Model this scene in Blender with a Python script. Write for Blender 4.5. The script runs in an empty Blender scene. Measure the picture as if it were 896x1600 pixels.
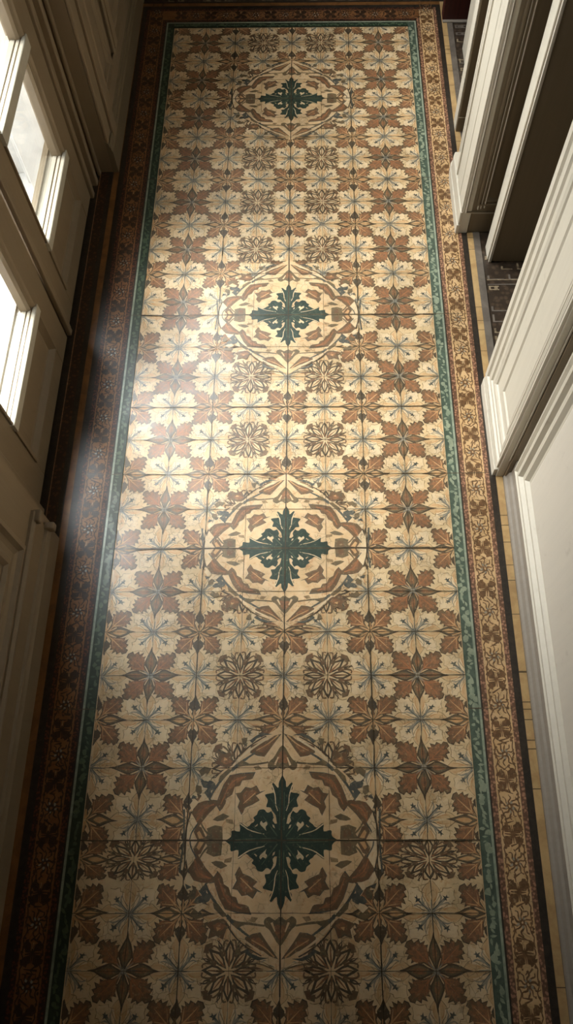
import bpy, math, random
from mathutils import Vector, Matrix
from mathutils.geometry import tessellate_polygon
random.seed(7)
S = bpy.context.scene
col = S.collection

# ------------------------------------------------------------------ camera
CAM_H = 1.8
FOC = 1193.0                       # focal length in pixels of the 896 x 1600 frame
n = Vector((9, 560, 1193)).normalized()          # straight down, seen from the camera (x right, y down, z forward)
F = Vector((-3, -2545, 1193)); F = (F - F.dot(n) * n).normalized()
X = n.cross(F).normalized()
if X.x < 0: X = -X
# camera axes in world coordinates
right = Vector((X.x, F.x, -n.x)); down = Vector((X.y, F.y, -n.y)); fwd = Vector((X.z, F.z, -n.z))
cd = bpy.data.cameras.new('camera'); cam = bpy.data.objects.new('camera', cd); col.objects.link(cam)
M = Matrix((right, -down, -fwd)).transposed().to_4x4()
M.translation = Vector((0, 0, CAM_H))
cam.matrix_world = M
cd.sensor_fit = 'VERTICAL'; cd.sensor_height = 24.0; cd.lens = FOC / 1600 * 24.0
cd.shift_x = -(483 - 448) / 1600.0
cd.clip_start = 0.02
S.camera = cam

# ------------------------------------------------------------------ light
S.view_settings.view_transform = 'Standard'; S.view_settings.look = 'None'
S.view_settings.gamma = 1.0; S.view_settings.use_curve_mapping = False
S.view_settings.exposure = 0.0
w = bpy.data.worlds.new('sky'); S.world = w; w.use_nodes = True
bg = w.node_tree.nodes['Background']
def build_sky(base, glow, direction, lo=0.86, hi=0.985):
    """overcast sky with a bright patch added for the floor sheen"""
    t = w.node_tree; tc = t.nodes.new('ShaderNodeTexCoord')
    dp = t.nodes.new('ShaderNodeVectorMath'); dp.operation = 'DOT_PRODUCT'
    t.links.new(tc.outputs['Generated'], dp.inputs[0]); dp.inputs[1].default_value = Vector(direction).normalized()
    mr = t.nodes.new('ShaderNodeMapRange'); mr.interpolation_type = 'SMOOTHSTEP'
    for k, v in zip((1, 2, 3, 4), (lo, hi, base, glow)): mr.inputs[k].default_value = v
    t.links.new(dp.outputs['Value'], mr.inputs[0]); t.links.new(mr.outputs[0], bg.inputs[1])
    bg.inputs[0].default_value = (0.95, 0.975, 1.0, 1)
build_sky(2.1, 135.0, (-0.33, 1.12, 1.8), 0.974, 0.993)  # bright sky patch added and aimed so the floor shows its sheen
sun = bpy.data.lights.new('soft_sun', 'SUN'); sun.energy = 11.5; sun.angle = math.radians(48); sun.color = (1.0, 0.97, 0.92)
so = bpy.data.objects.new('soft_sun', sun); col.objects.link(so)
so.rotation_euler = Vector((-1.0, 0.45, 1.05)).to_track_quat('Z', 'Y').to_euler()

# ------------------------------------------------------------------ materials
def lin(c): return tuple(((v / 255) / 12.92 if v / 255 <= 0.04045 else ((v / 255 + 0.055) / 1.055) ** 2.4) for v in c) + (1,)
class NT:
    def __init__(s, name):
        s.m = bpy.data.materials.new(name); s.m.use_nodes = True
        s.t = s.m.node_tree; s.b = s.t.nodes['Principled BSDF']
        tc = s.t.nodes.new('ShaderNodeTexCoord'); s.co = tc.outputs['Object']
    def node(s, k): return s.t.nodes.new(k)
    def link(s, a, b): s.t.links.new(a, b)
    def noise(s, scale, detail=3, rough=0.6, co=None, dist=0.0):
        x = s.node('ShaderNodeTexNoise'); x.inputs['Scale'].default_value = scale
        x.inputs['Detail'].default_value = detail; x.inputs['Roughness'].default_value = rough
        x.inputs['Distortion'].default_value = dist
        s.link(co or s.co, x.inputs['Vector']); return x.outputs['Fac']
    def ramp(s, v, a, b, lo=0.0, hi=1.0):
        x = s.node('ShaderNodeMapRange'); x.interpolation_type = 'SMOOTHSTEP'
        x.inputs[1].default_value = a; x.inputs[2].default_value = b
        x.inputs[3].default_value = lo; x.inputs[4].default_value = hi
        s.link(v, x.inputs[0]); return x.outputs[0]
    def mix(s, f, a, b, mode='MIX'):
        x = s.node('ShaderNodeMix'); x.data_type = 'RGBA'; x.blend_type = mode
        for sock, v in ((x.inputs[0], f), (x.inputs[6], a), (x.inputs[7], b)):
            if hasattr(v, 'links'): s.link(v, sock)
            else: sock.default_value = v
        return x.outputs[2]
    def math(s, op, a, b=0.0):
        x = s.node('ShaderNodeMath'); x.operation = op
        for sock, v in ((x.inputs[0], a), (x.inputs[1], b)):
            if hasattr(v, 'links'): s.link(v, sock)
            else: sock.default_value = v
        return x.outputs[0]
    def bump(s, v, strength, dist=0.001):
        x = s.node('ShaderNodeBump'); x.inputs['Strength'].default_value = strength; x.inputs['Distance'].default_value = dist
        s.link(v, x.inputs['Height']); s.link(x.outputs[0], s.b.inputs['Normal'])
    def vor(s, scale, feature='DISTANCE_TO_EDGE', out='Distance', co=None):
        x = s.node('ShaderNodeTexVoronoi'); x.feature = feature; x.inputs['Scale'].default_value = scale
        s.link(co or s.co, x.inputs['Vector']); return x.outputs[out]
    def warp(s, scale, amt):
        x = s.node('ShaderNodeTexNoise'); x.inputs['Scale'].default_value = scale; x.inputs['Detail'].default_value = 3
        s.link(s.co, x.inputs['Vector'])
        m = s.node('ShaderNodeVectorMath'); m.operation = 'MULTIPLY_ADD'
        s.link(x.outputs['Color'], m.inputs[0]); m.inputs[1].default_value = (amt,) * 3; s.link(s.co, m.inputs[2])
        return m.outputs[0]

CREAM = (229, 201, 158)
def floor_finish(k, c, wear=0.35, dull=0.0):
    # painted decoration worn through to the cream clay in irregular flecks, dirt in the large
    fleck = k.ramp(k.noise(140, 4, 0.7), 0.56, 0.70, 0, wear)
    c = k.mix(fleck, c, lin(CREAM))
    dirt = k.ramp(k.noise(9, 5, 0.65), 0.35, 0.75, 1.0, 0.72)
    d = k.node('ShaderNodeCombineColor'); k.link(dirt, d.inputs[0]); k.link(dirt, d.inputs[1]); k.link(k.math('MULTIPLY', dirt, 0.97), d.inputs[2])
    c = k.mix(1.0, c, d.outputs[0], 'MULTIPLY')
    k.link(c, k.b.inputs['Base Color'])
    k.link(k.ramp(k.noise(30, 4), 0.3, 0.7, 0.29 + dull, 0.37 + dull), k.b.inputs['Roughness'])
    k.b.inputs['Specular IOR Level'].default_value = 0.5
    k.bump(k.noise(120, 3), 0.12, 0.0008)
    return k.m
def paint(name, c1, c2=None, sc=70, wear=0.3, dull=0.0):
    k = NT(name); c2 = c2 or tuple(v * 0.72 for v in c1)
    c = k.mix(k.ramp(k.noise(sc, 4, 0.65, dist=0.6), 0.40, 0.62), lin(c1), lin(c2))
    return floor_finish(k, c, wear, dull)
def m_cream(name='cream clay', c=CREAM, c2=(236, 211, 170), pe=(220, 176, 128), dull=0.0):
    k = NT(name)
    b = k.mix(k.ramp(k.noise(26, 4, 0.6), 0.38, 0.62), lin(c), lin(c2))
    b = k.mix(k.ramp(k.noise(45, 4, 0.7, dist=1.0), 0.55, 0.68, 0, 0.75), b, lin(pe))
    wp = k.warp(60, 0.012)
    ed = k.ramp(k.vor(52, co=wp), 0.0, 0.05, 1, 0)
    ed = k.math('MULTIPLY', ed, k.ramp(k.noise(18, 3), 0.45, 0.62))
    b = k.mix(k.math('MULTIPLY', ed, 0.65), b, lin((128, 98, 66)))
    return floor_finish(k, b, 0.0, dull)
def m_blob(name, base, blobs, scale, lo=0.15, hi=0.3, wear=0.15, dull=0.0):
    k = NT(name)
    v = k.vor(scale, 'F1', 'Distance', co=k.warp(scale * 0.8, 0.6 / scale))
    c = k.mix(k.ramp(v, lo, hi, 1, 0), lin(base), lin(blobs))
    return floor_finish(k, c, wear, dull)

FM = {}
def fm(key, m): FM[key] = (len(FM), m)
fm('cream', m_cream())
fm('pale', m_cream('pale cream clay', (236, 210, 170), (240, 217, 182), (222, 184, 134)))
fm('rose', m_cream('rose cream clay', (231, 197, 152), (238, 208, 168), (212, 160, 116)))
fm('petal', m_cream('warm petal clay', (228, 195, 150), (224, 188, 142), (216, 168, 122)))
fm('rust', paint('rust glaze', (166, 118, 84), (136, 104, 80), 110, 0.4))
fm('brown', paint('brown glaze', (124, 104, 80), (130, 98, 74), 90, 0.4))
fm('umber', paint('umber outline glaze', (100, 84, 66), (92, 84, 72), 90, 0.35))
fm('taupe', paint('taupe contour', (150, 124, 92), (176, 148, 112), 90, 0.5))
fm('olive', paint('olive brown glaze', (134, 114, 86), (114, 102, 82)))
fm('orange', paint('orange glaze', (190, 128, 88), (166, 112, 80)))
fm('blue', paint('blue grey glaze', (174, 164, 146), (148, 146, 136)))
fm('steel', paint('slate glaze', (88, 92, 88), (112, 108, 98), 90))
fm('green', paint('dark green glaze', (54, 68, 60), (60, 76, 66), wear=0.12))
fm('greenvein', paint('green vein glaze', (104, 118, 94), (72, 92, 76)))
fm('peach', paint('peach glaze', (216, 166, 118), (222, 182, 134)))
fm('line', paint('grout line', (92, 78, 58), (70, 62, 50), wear=0.0))
fm('grey', paint('grey stone strip', (122, 114, 106), (108, 100, 94), 20, 0))
fm('black', paint('black tile strip', (46, 40, 34), (58, 50, 42), wear=0, dull=0.12))
fm('tan', paint('ochre tile strip', (202, 170, 122), (188, 154, 108), 20, 0.1))
fm('pink', m_blob('rose mosaic strip', (110, 80, 62), (178, 132, 108), 150, 0.3, 0.55))
fm('strip', m_cream('ochre border clay', (216, 180, 132), (222, 188, 144), (198, 156, 110)))
fm('floral', paint('umber border glaze', (104, 76, 50), (128, 94, 64), 120, 0.35))
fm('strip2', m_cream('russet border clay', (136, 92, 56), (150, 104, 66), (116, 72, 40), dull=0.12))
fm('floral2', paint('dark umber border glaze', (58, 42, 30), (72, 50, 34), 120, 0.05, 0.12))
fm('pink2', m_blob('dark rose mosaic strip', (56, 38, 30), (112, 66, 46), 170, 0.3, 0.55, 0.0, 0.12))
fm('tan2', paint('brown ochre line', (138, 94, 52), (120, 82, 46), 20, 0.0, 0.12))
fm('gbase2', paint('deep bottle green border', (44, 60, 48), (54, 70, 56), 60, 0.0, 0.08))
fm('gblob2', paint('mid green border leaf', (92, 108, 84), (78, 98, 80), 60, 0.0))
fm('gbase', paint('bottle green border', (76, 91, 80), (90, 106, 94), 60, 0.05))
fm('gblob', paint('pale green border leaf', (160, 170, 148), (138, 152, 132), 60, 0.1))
fm('gline', paint('mint line', (166, 176, 158), (144, 158, 140), 60, 0))
fm('dark', m_blob('dark mosaic', (62, 52, 44), (84, 70, 58), 60, 0.2, 0.6, 0.0))
fm('key', paint('stone key inlay', (158, 142, 118), (112, 98, 82), 50, 0))
fm('band', m_blob('russet dotted band', (58, 40, 28), (92, 62, 40), 90, 0.2, 0.5, 0.0, 0.12))

# ------------------------------------------------------------------ the floor pattern (inlays as real flat pieces)
V = []; FC = []; MI = []
DARKER = False      # the left and far borders get darker colours than the right one
def clip_poly(p, r):
    x0, x1, y0, y1 = r
    for ax, lim, sg in ((0, x0, 1), (0, x1, -1), (1, y0, 1), (1, y1, -1)):
        q = []
        for i in range(len(p)):
            a, b = p[i - 1], p[i]
            ia = (a[ax] - lim) * sg >= 0; ib = (b[ax] - lim) * sg >= 0
            if ia != ib:
                t = (lim - a[ax]) / (b[ax] - a[ax])
                q.append((a[0] + (b[0] - a[0]) * t, a[1] + (b[1] - a[1]) * t))
            if ib: q.append(b)
        p = q
        if len(p) < 3: return []
    return p
def tess(pts):
    return tessellate_polygon([[Vector((p[0], p[1], 0)) for p in pts]])
def put(pts, tris, mat, layer, clip=None):
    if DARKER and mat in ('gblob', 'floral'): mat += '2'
    z = (layer + random.random() * 0.3) * 0.0001
    mi = FM[mat][0]
    inside = clip is None or all(clip[0] <= p[0] <= clip[1] and clip[2] <= p[1] <= clip[3] for p in pts)
    if inside:
        b = len(V); V.extend((p[0], p[1], z) for p in pts)
        for t in tris: FC.append((b + t[0], b + t[1], b + t[2])); MI.append(mi)
    else:
        for t in tris:
            q = clip_poly([pts[t[0]], pts[t[1]], pts[t[2]]], clip)
            if len(q) >= 3:
                b = len(V); V.extend((p[0], p[1], z) for p in q); FC.append(tuple(range(b, b + len(q)))); MI.append(mi)
def rect(x0, x1, y0, y1, mat, layer):
    put([(x0, y0), (x1, y0), (x1, y1), (x0, y1)], [(0, 1, 2), (0, 2, 3)], mat, layer)
def stroke(path, w0, w1=None):
    """a tapering ribbon along a path -> polygon"""
    w1 = w0 if w1 is None else w1
    L, R = [], []
    N = len(path)
    for i, p in enumerate(path):
        a = path[max(0, i - 1)]; b = path[min(N - 1, i + 1)]
        dx, dy = b[0] - a[0], b[1] - a[1]; l = math.hypot(dx, dy) or 1
        w = (w0 + (w1 - w0) * i / (N - 1)) / 2
        L.append((p[0] - dy / l * w, p[1] + dx / l * w)); R.append((p[0] + dy / l * w, p[1] - dx / l * w))
    return L + R[::-1]
def smooth(path, k=4):
    out = []
    N = len(path)
    for i in range(N - 1):
        p0 = path[max(0, i - 1)]; p1 = path[i]; p2 = path[i + 1]; p3 = path[min(N - 1, i + 2)]
        for j in range(k):
            t = j / k
            out.append(tuple(0.5 * ((2 * p1[a]) + (-p0[a] + p2[a]) * t + (2 * p0[a] - 5 * p1[a] + 4 * p2[a] - p3[a]) * t * t + (-p0[a] + 3 * p1[a] - 3 * p2[a] + p3[a]) * t ** 3) for a in (0, 1)))
    out.append(path[-1]); return out
def mirror_half(h):  # half outline along +x with v>0 -> full
    return h + [(u, -v) for u, v in h[::-1] if abs(v) > 1e-6]
def xf(pts, ang=0, sx=1, sy=1, ox=0, oy=0):
    c, s = math.cos(ang), math.sin(ang)
    return [((x * sx) * c - (y * sy) * s + ox, (x * sx) * s + (y * sy) * c + oy) for x, y in pts]
class Motif:
    def __init__(s): s.p = []
    def add(s, pts, mat, layer):
        s.p.append((pts, tess(pts), mat, layer + len(s.p) * 0.012)); return s
    def place(s, ox, oy, sx, sy, clip, jit=0.02, flipx=1, flipy=1):
        ph = random.random() * 9; lz = random.random() * 0.4
        for pts, tr, mat, layer in s.p:
            q = []
            for x, y in pts:
                jx = math.sin(x * 9 + ph + y * 5) * jit + random.uniform(-1, 1) * jit * 0.35
                jy = math.cos(y * 8 + ph * 1.7 - x * 6) * jit + random.uniform(-1, 1) * jit * 0.35
                q.append((ox + (x + jx) * sx * flipx, oy + (y + jy) * sy * flipy))
            put(q, tr, mat, layer + lz, clip)

# unit cell = one node spacing; coloured flowers fill +-0.5
maple = mirror_half([(0.05, 0.0), (0.16, 0.035), (0.25, 0.07), (0.29, 0.16), (0.35, 0.115), (0.40, 0.235), (0.455, 0.15), (0.50, 0.255), (0.545, 0.15), (0.61, 0.185), (0.635, 0.075), (0.71, 0.09), (0.75, 0.0)])
finger = mirror_half([(0.0, 0.0), (0.08, 0.035), (0.2, 0.05), (0.3, 0.035), (0.36, 0.045), (0.46, 0.0)])
sfinger = mirror_half([(0.0, 0.0), (0.08, 0.03), (0.16, 0.045), (0.22, 0.03), (0.27, 0.0)])
lance = mirror_half([(0.04, 0.0), (0.12, 0.05), (0.24, 0.115), (0.34, 0.125), (0.46, 0.075), (0.56, 0.028), (0.70, 0.0)])
lance_mid = mirror_half([(0.08, 0.0), (0.14, 0.035), (0.25, 0.085), (0.34, 0.092), (0.44, 0.05), (0.56, 0.0)])
lance_in = mirror_half([(0.16, 0.0), (0.22, 0.04), (0.31, 0.055), (0.40, 0.03), (0.48, 0.0)])
D8 = [math.pi / 4 + math.pi / 2 * k for k in range(4)]; A4 = [math.pi / 2 * k for k in range(4)]
def vein(ang, pts, w0, w1, m, mat, layer): m.add(xf(stroke(pts, w0, w1), ang), mat, layer)
def leaf(m, a, sx=1.0, sy=1.0, core='orange', body='rust'):
    m.add(xf(maple, a, sx, sy), 'umber', 4)
    m.add(xf([(x * 0.93 + 0.03, y * 0.86) for x, y in maple], a, sx, sy), 'brown', 4.3)
    for sg in (1, -1):
        q = xf(sfinger, 0.55 * sg, 1, 1.25, 0.25, 0.03 * sg); m.add(xf(q, a, sx, sy), body, 5)
        q = xf(sfinger, 0.22 * sg, 0.9, 0.9, 0.40, 0.06 * sg); m.add(xf(q, a, sx, sy), body, 5)
        m.add(xf(stroke([(0.24, 0.02 * sg), (0.42, 0.15 * sg)], 0.022, 0.006), a, sx, sy), core, 6)
    q = xf(finger, 0, 1.15, 1.2, 0.14, 0); m.add(xf(q, a, sx, sy), body, 5.3)
    vein(a, [(0.1, 0), (0.58, 0)], 0.035, 0.008, m, core, 6)
def big_flower():
    m = Motif()
    for a in A4:
        for sg in (1, -1): m.add(xf(stroke([(0.10, 0.03 * sg), (0.45, 0.19 * sg)], 0.03, 0.02), a), 'peach', 3)
    for a in D8: leaf(m, a, 1.0, 1.0)
    for a in A4:
        m.add(xf(lance, a), 'umber', 7); m.add(xf(lance_mid, a), 'olive', 8); m.add(xf(lance_in, a), 'rust', 9)
        vein(a, [(0.05, 0.0), (0.24, 0.0)], 0.03, 0.006, m, 'steel', 10)
    for a in D8: vein(a, [(0.0, 0.0), (0.22, 0.0)], 0.045, 0.01, m, 'blue', 11)
    for k in range(8): vein(math.pi / 8 + k * math.pi / 4, [(0.02, 0.0), (0.2, 0.0)], 0.02, 0.01, m, 'umber', 11)
    m.add([(0.055 * math.cos(t * math.pi / 4), 0.055 * math.sin(t * math.pi / 4)) for t in range(8)], 'blue', 12)
    return m
def red_flower():
    m = Motif()
    for a in D8: leaf(m, a, 0.97, 1.02, 'peach', 'rust')
    for a in (0, math.pi):
        m.add(xf(lance, a, 0.97, 0.95), 'umber', 7); m.add(xf(lance_mid, a, 1, 0.95), 'olive', 8); m.add(xf(lance_in, a, 1, 1.1), 'peach', 9)
    bud = mirror_half([(0.06, 0.0), (0.14, 0.05), (0.2, 0.03), (0.27, 0.1), (0.36, 0.11), (0.44, 0.05), (0.56, 0.0)])
    for a in (math.pi / 2, -math.pi / 2):
        m.add(xf(bud, a), 'umber', 7); vein(a, [(0.05, 0), (0.24, 0.0)], 0.05, 0.03, m, 'peach', 8)
    for k in range(8):
        a = math.pi / 8 + k * math.pi / 4; vein(a, [(0.03, 0), (0.26, 0)], 0.028, 0.008, m, 'peach', 9)
    for a in D8: vein(a, [(0.02, 0), (0.2, 0)], 0.03, 0.01, m, 'olive', 9)
    return m
def snow_flower():
    m = Motif()
    for k, a in enumerate(D8 + A4):
        L = 0.52 if k >= 4 else 0.58
        ol = mirror_half([(0.06, 0.0), (0.2, 0.075), (0.34, 0.10), (0.46, 0.05), (L + 0.03, 0.0)])
        m.add(xf(ol, a), 'umber', 4)
        m.add(xf(mirror_half([(0.12, 0.0), (0.22, 0.04), (0.33, 0.055), (0.42, 0.02), (0.46, 0.0)]), a), 'cream', 5)
        vein(a, [(0.1, 0), (0.42, 0)], 0.045, 0.012, m, 'rust', 6)
    for k in range(8):
        a = math.pi / 8 + k * math.pi / 4
        for sg in (1, -1):
            m.add(xf(stroke(smooth([(0.26, 0.02 * sg), (0.40, 0.03 * sg), (0.53, 0.10 * sg), (0.50, 0.17 * sg)], 3), 0.045, 0.03), a), 'brown', 7)
            m.add(xf(stroke(smooth([(0.40, 0.0), (0.50, -0.02 * sg), (0.60, 0.02 * sg)], 3), 0.035, 0.012), a), 'umber', 7)
    for a in D8:
        m.add(xf([(0.5, -0.06), (0.6, -0.13), (0.66, 0.0), (0.6, 0.13), (0.5, 0.06), (0.56, 0.0)], a), 'brown', 7)
    return m
def white_flower():
    m = Motif()
    for a in A4:   # peach-hearted petals either side of each axis
        for sg in (1, -1):
            q = [(0.16, 0.03 * sg), (0.30, 0.13 * sg), (0.42, 0.15 * sg), (0.52, 0.09 * sg), (0.60, 0.02 * sg), (0.40, 0.02 * sg)]
            m.add(xf(q, a), 'petal', 1)
            m.add(xf(stroke(smooth([(0.22, 0.05 * sg), (0.34, 0.10 * sg), (0.46, 0.08 * sg)], 2), 0.035, 0.01), a), 'peach', 2)
            m.add(xf(stroke(smooth([(0.14, 0.03 * sg), (0.30, 0.14 * sg), (0.44, 0.155 * sg), (0.60, 0.02 * sg)], 3), 0.012, 0.008), a), 'taupe', 3)
    for a in D8:
        m.add(xf(mirror_half([(0.10, 0.0), (0.24, 0.12), (0.34, 0.18), (0.42, 0.15), (0.48, 0.17), (0.54, 0.10), (0.60, 0.06), (0.62, 0.0)]), a), 'pale', 1)
        for sg in (1, -1):
            m.add(xf(stroke(smooth([(0.36, 0.18 * sg), (0.44, 0.14 * sg), (0.50, 0.17 * sg), (0.55, 0.09 * sg), (0.63, 0.04 * sg)], 2), 0.012, 0.008), a), 'taupe', 3)
            m.add(xf(stroke(smooth([(0.20, 0.01 * sg), (0.32, 0.07 * sg), (0.36, 0.15 * sg)], 3), 0.035, 0.012), a), 'blue', 4)
        vein(a, [(0.03, 0), (0.34, 0.0)], 0.055, 0.045, m, 'blue', 4)
        vein(a, [(0.06, 0.012), (0.40, 0.02)], 0.016, 0.010, m, 'steel', 5)
        if random.random() < 2: m.add(xf([(0.30, 0.0), (0.35, 0.018), (0.37, 0.085), (0.395, 0.02), (0.45, 0.03), (0.42, -0.005), (0.44, -0.05), (0.385, -0.015), (0.35, -0.055), (0.34, -0.015)], a), 'steel', 5)
    for a in A4: vein(a, [(0.0, 0), (0.26, 0.0)], 0.04, 0.012, m, 'blue', 4)
    for k in range(8):
        a = math.pi / 8 + k * math.pi / 4; vein(a, [(0.03, 0), (0.22, 0.01)], 0.014, 0.008, m, 'steel', 5)
    m.add([(0.04 * math.cos(t * math.pi / 4), 0.04 * math.sin(t * math.pi / 4)) for t in range(8)], 'blue', 6)
    return m
BF, RF, SF, WF = big_flower(), red_flower(), snow_flower(), white_flower()

XC = -0.0715; FX0, FX1 = -0.508, 0.358; FY0, FY1 = -1.1, 2.831
rect(-1.2, 1.9, -1.4, 3.6, 'dark', -8)
rect(FX0, FX1, FY0, FY1, 'cream', 0)
colx = [-0.433, -0.317, -0.207, -0.104, 0.0, 0.104, 0.207, 0.317, 0.433]
rows = [(2.842, 'B'), (2.741, 'A'), (2.640, 'B'), (2.538, 'A'), (2.439, 'B'), (2.343, 'A'), (2.246, 'B'), (2.146, 'A'), (2.046, 'B'), (1.948, 'A'),
        (1.850, 'B'), (1.746, 'A'), (1.648, 'B'), (1.541, 'A', 1.49, 9), (1.49, 'A', -9, 1.49), (1.374, 'B'), (1.269, 'A'), (1.168, 'B'), (1.063, 'A'),
        (0.957, 'B'), (0.853, 'A'), (0.741, 'B'), (0.627, 'A'), (0.524, 'B'), (0.418, 'A'), (0.315, 'B'), (0.209, 'A'), (0.100, 'B', 0.059, 9),
        (0.022, 'S', -0.035, 0.059), (-0.081, 'B'), (-0.185, 'A'), (-0.29, 'B'), (-0.395, 'A'), (-0.5, 'B'), (-0.605, 'A'), (-0.71, 'B'), (-0.815, 'A'), (-0.92, 'B'), (-1.025, 'A')]
for r in rows:
    y, t = r[0], r[1]
    lo, hi = (r[2], r[3]) if len(r) > 2 else (-9, 9)
    clip = (FX0 + 0.002, FX1 - 0.002, max(FY0, lo), min(FY1 - 0.002, hi))
    for j in range(-4, 5):
        x = XC + colx[j + 4]
        sx = 0.104 if abs(j) < 3 else 0.108
        sy = 0.102
        if t == 'S':
            mt = SF if j % 2 else RF; sy = 0.075
        elif t == 'A':
            mt = WF if j % 2 == 0 else (BF if abs(j) == 3 else SF)
        else:
            mt = WF if j % 2 else RF
        mt.place(x, y, sx, sy, clip, 0.014, random.choice((1, -1)), random.choice((1, -1)))

# seams: the tile joints that run the length and breadth of the field
def wobble(x0, y0, x1, y1, w, mat, layer, step=0.03, amp=0.0006):
    L = math.hypot(x1 - x0, y1 - y0); N = max(2, int(L / step)); path = []
    for i in range(N + 1):
        t = i / N; a = random.uniform(-amp, amp)
        path.append((x0 + (x1 - x0) * t + (a if abs(y1 - y0) > abs(x1 - x0) else 0), y0 + (y1 - y0) * t + (0 if abs(y1 - y0) > abs(x1 - x0) else a)))
    for i in range(N):
        ww = w * random.uniform(0.55, 1.3)
        q = stroke([path[i], path[i + 1]], ww); put(q, [(0, 1, 2), (0, 2, 3)], mat, layer)
for j, wd in ((-3, .0012), (-2, .0022), (-1, .0010), (0, .0024), (1, .0010), (2, .0022), (3, .0012)):
    wobble(XC + colx[j + 4], FY0, XC + colx[j + 4], FY1, wd, 'line', 20)
for r in rows:
    if r[0] in (1.541, 0.022, 0.100, 2.842, 1.49): continue
    wobble(FX0, r[0], FX1, r[0], 0.0012, 'line', 20)
for y, wd in ((1.49, .0034), (0.059, .003), (0.743, .0034), (1.168, .0024), (0.957, .002)):
    wobble(FX0, y, FX1, y, wd, 'line', 21)

# medallions: a quarter drawing mirrored four times (drawn on a 390 x 494 sheet)
def Q(pts): return [(x / 390.0, y / 494.0) for x, y in pts]
MD = Motif()
MD.add(Q(smooth([(0, 500), (50, 462), (120, 418), (190, 345), (250, 290), (310, 225), (360, 140), (392, 60), (398, 0)], 3) + [(0, 0)]), 'rose', 11)
def mdl(pts, mat, layer):
    if mat == 'brown' and layer == 14:     # dark contour round each leaf
        cx = sum(p[0] for p in pts) / len(pts); cy = sum(p[1] for p in pts) / len(pts)
        MD.add(Q([(max(0, cx + (x - cx) * 1.07), max(0, cy + (y - cy) * 1.07)) for x, y in pts]), 'steel', 13.5)
    if len(pts) > 8 and mat in ('green', 'brown', 'rust', 'olive', 'steel') and layer in (14, 15): pts = smooth(pts + [pts[0]], 3)[:-1]
    MD.add(Q(pts), mat, layer)
mdl([(0, 278), (14, 246), (18, 220), (40, 242), (44, 215), (34, 200), (72, 190), (60, 166), (66, 138), (48, 134), (38, 118), (24, 100), (16, 60), (0, 40)], 'green', 14)
mdl([(228, 0), (206, 18), (202, 42), (172, 38), (172, 74), (142, 54), (120, 72), (106, 50), (82, 60), (62, 42), (40, 30), (0, 30), (0, 0)], 'green', 14)
mdl([(0, 0), (0, 60), (20, 62), (36, 78), (32, 96), (48, 92), (48, 112), (68, 104), (76, 122), (92, 102), (88, 84), (112, 80), (98, 62), (112, 50), (96, 34), (50, 22)], 'green', 14)
mdl([(70, 0), (66, 30), (50, 56), (26, 66), (0, 70), (0, 0)], 'green', 14)
mdl([(44, 120), (60, 112), (76, 126), (96, 122), (104, 104), (118, 92), (112, 80), (124, 66), (108, 58), (90, 84), (64, 96), (44, 84), (34, 100)], 'green', 14)
mdl(smooth([(62, 36), (78, 52), (90, 66), (84, 78), (76, 68), (64, 76), (58, 62), (66, 54), (62, 36)], 2)[:-1], 'pale', 16)
mdl([(26, 46), (34, 52), (38, 64), (30, 60)], 'pale', 16)
mdl(stroke(smooth([(16, 120), (26, 150), (30, 190), (44, 232)], 3), 3, 5), 'pale', 16)
mdl(stroke(smooth([(70, 24), (110, 34), (140, 46), (172, 70)], 3), 3, 5), 'pale', 16)
mdl(stroke([(8, 40), (8, 200)], 4, 2), 'greenvein', 16); mdl(stroke([(20, 8), (190, 6)], 4, 2), 'greenvein', 16)
mdl(stroke([(10, 130), (50, 175)], 3, 2), 'greenvein', 16); mdl(stroke([(60, 12), (120, 56)], 3, 2), 'greenvein', 16)
mdl(stroke([(16, 16), (80, 100)], 5, 2), 'greenvein', 16)
star = [(76, 206), (96, 200), (110, 226), (130, 214), (152, 218), (168, 196), (188, 192), (172, 162), (180, 140), (164, 108), (150, 136), (124, 148), (96, 166), (112, 184)]
mdl(star, 'brown', 14); mdl([(104, 198), (116, 208), (150, 204), (162, 186), (158, 160), (150, 150), (128, 166), (130, 186)], 'rust', 15)
mdl(stroke([(112, 196), (160, 150)], 5, 3), 'peach', 16)
mdl([(10, 452), (40, 442), (64, 424), (100, 414), (130, 404), (132, 374), (104, 362), (76, 358), (52, 392), (30, 424)], 'brown', 14)
mdl([(40, 430), (66, 410), (110, 396), (112, 378), (80, 372), (60, 396)], 'rust', 15)
mdl(stroke(smooth([(20, 448), (60, 412), (110, 382)], 3), 6, 3), 'peach', 16)
mdl([(0, 408), (14, 392), (26, 372), (42, 346), (60, 330), (62, 308), (44, 296), (22, 310), (0, 302)], 'olive', 14)
mdl([(0, 388), (16, 366), (28, 340), (18, 326), (0, 330)], 'rust', 15); mdl(stroke([(34, 318), (20, 352)], 9, 5), 'rose', 16)
mdl([(44, 452), (76, 448), (110, 434), (128, 414), (140, 426), (112, 448), (84, 460)], 'steel', 13)
mdl(stroke(smooth([(116, 372), (150, 348), (184, 322), (206, 300)], 3), 7, 15), 'steel', 14)
mdl(stroke(smooth([(60, 330), (120, 322), (170, 318), (210, 302)], 3), 8, 10), 'olive', 13)
mdl([(118, 284), (176, 278), (218, 268), (242, 228), (256, 190), (268, 152), (250, 126), (232, 152), (226, 176), (206, 190), (196, 220), (176, 226), (168, 248), (130, 256)], 'brown', 14)
mdl([(146, 270), (196, 264), (222, 232), (240, 190), (246, 158), (228, 186), (210, 214), (186, 240)], 'rust', 15)
mdl(stroke(smooth([(150, 268), (210, 238), (250, 150)], 3), 5, 4), 'orange', 16)
mdl(stroke(smooth([(204, 300), (250, 256), (284, 206), (304, 164)], 3), 13, 8), 'steel', 14)
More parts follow.
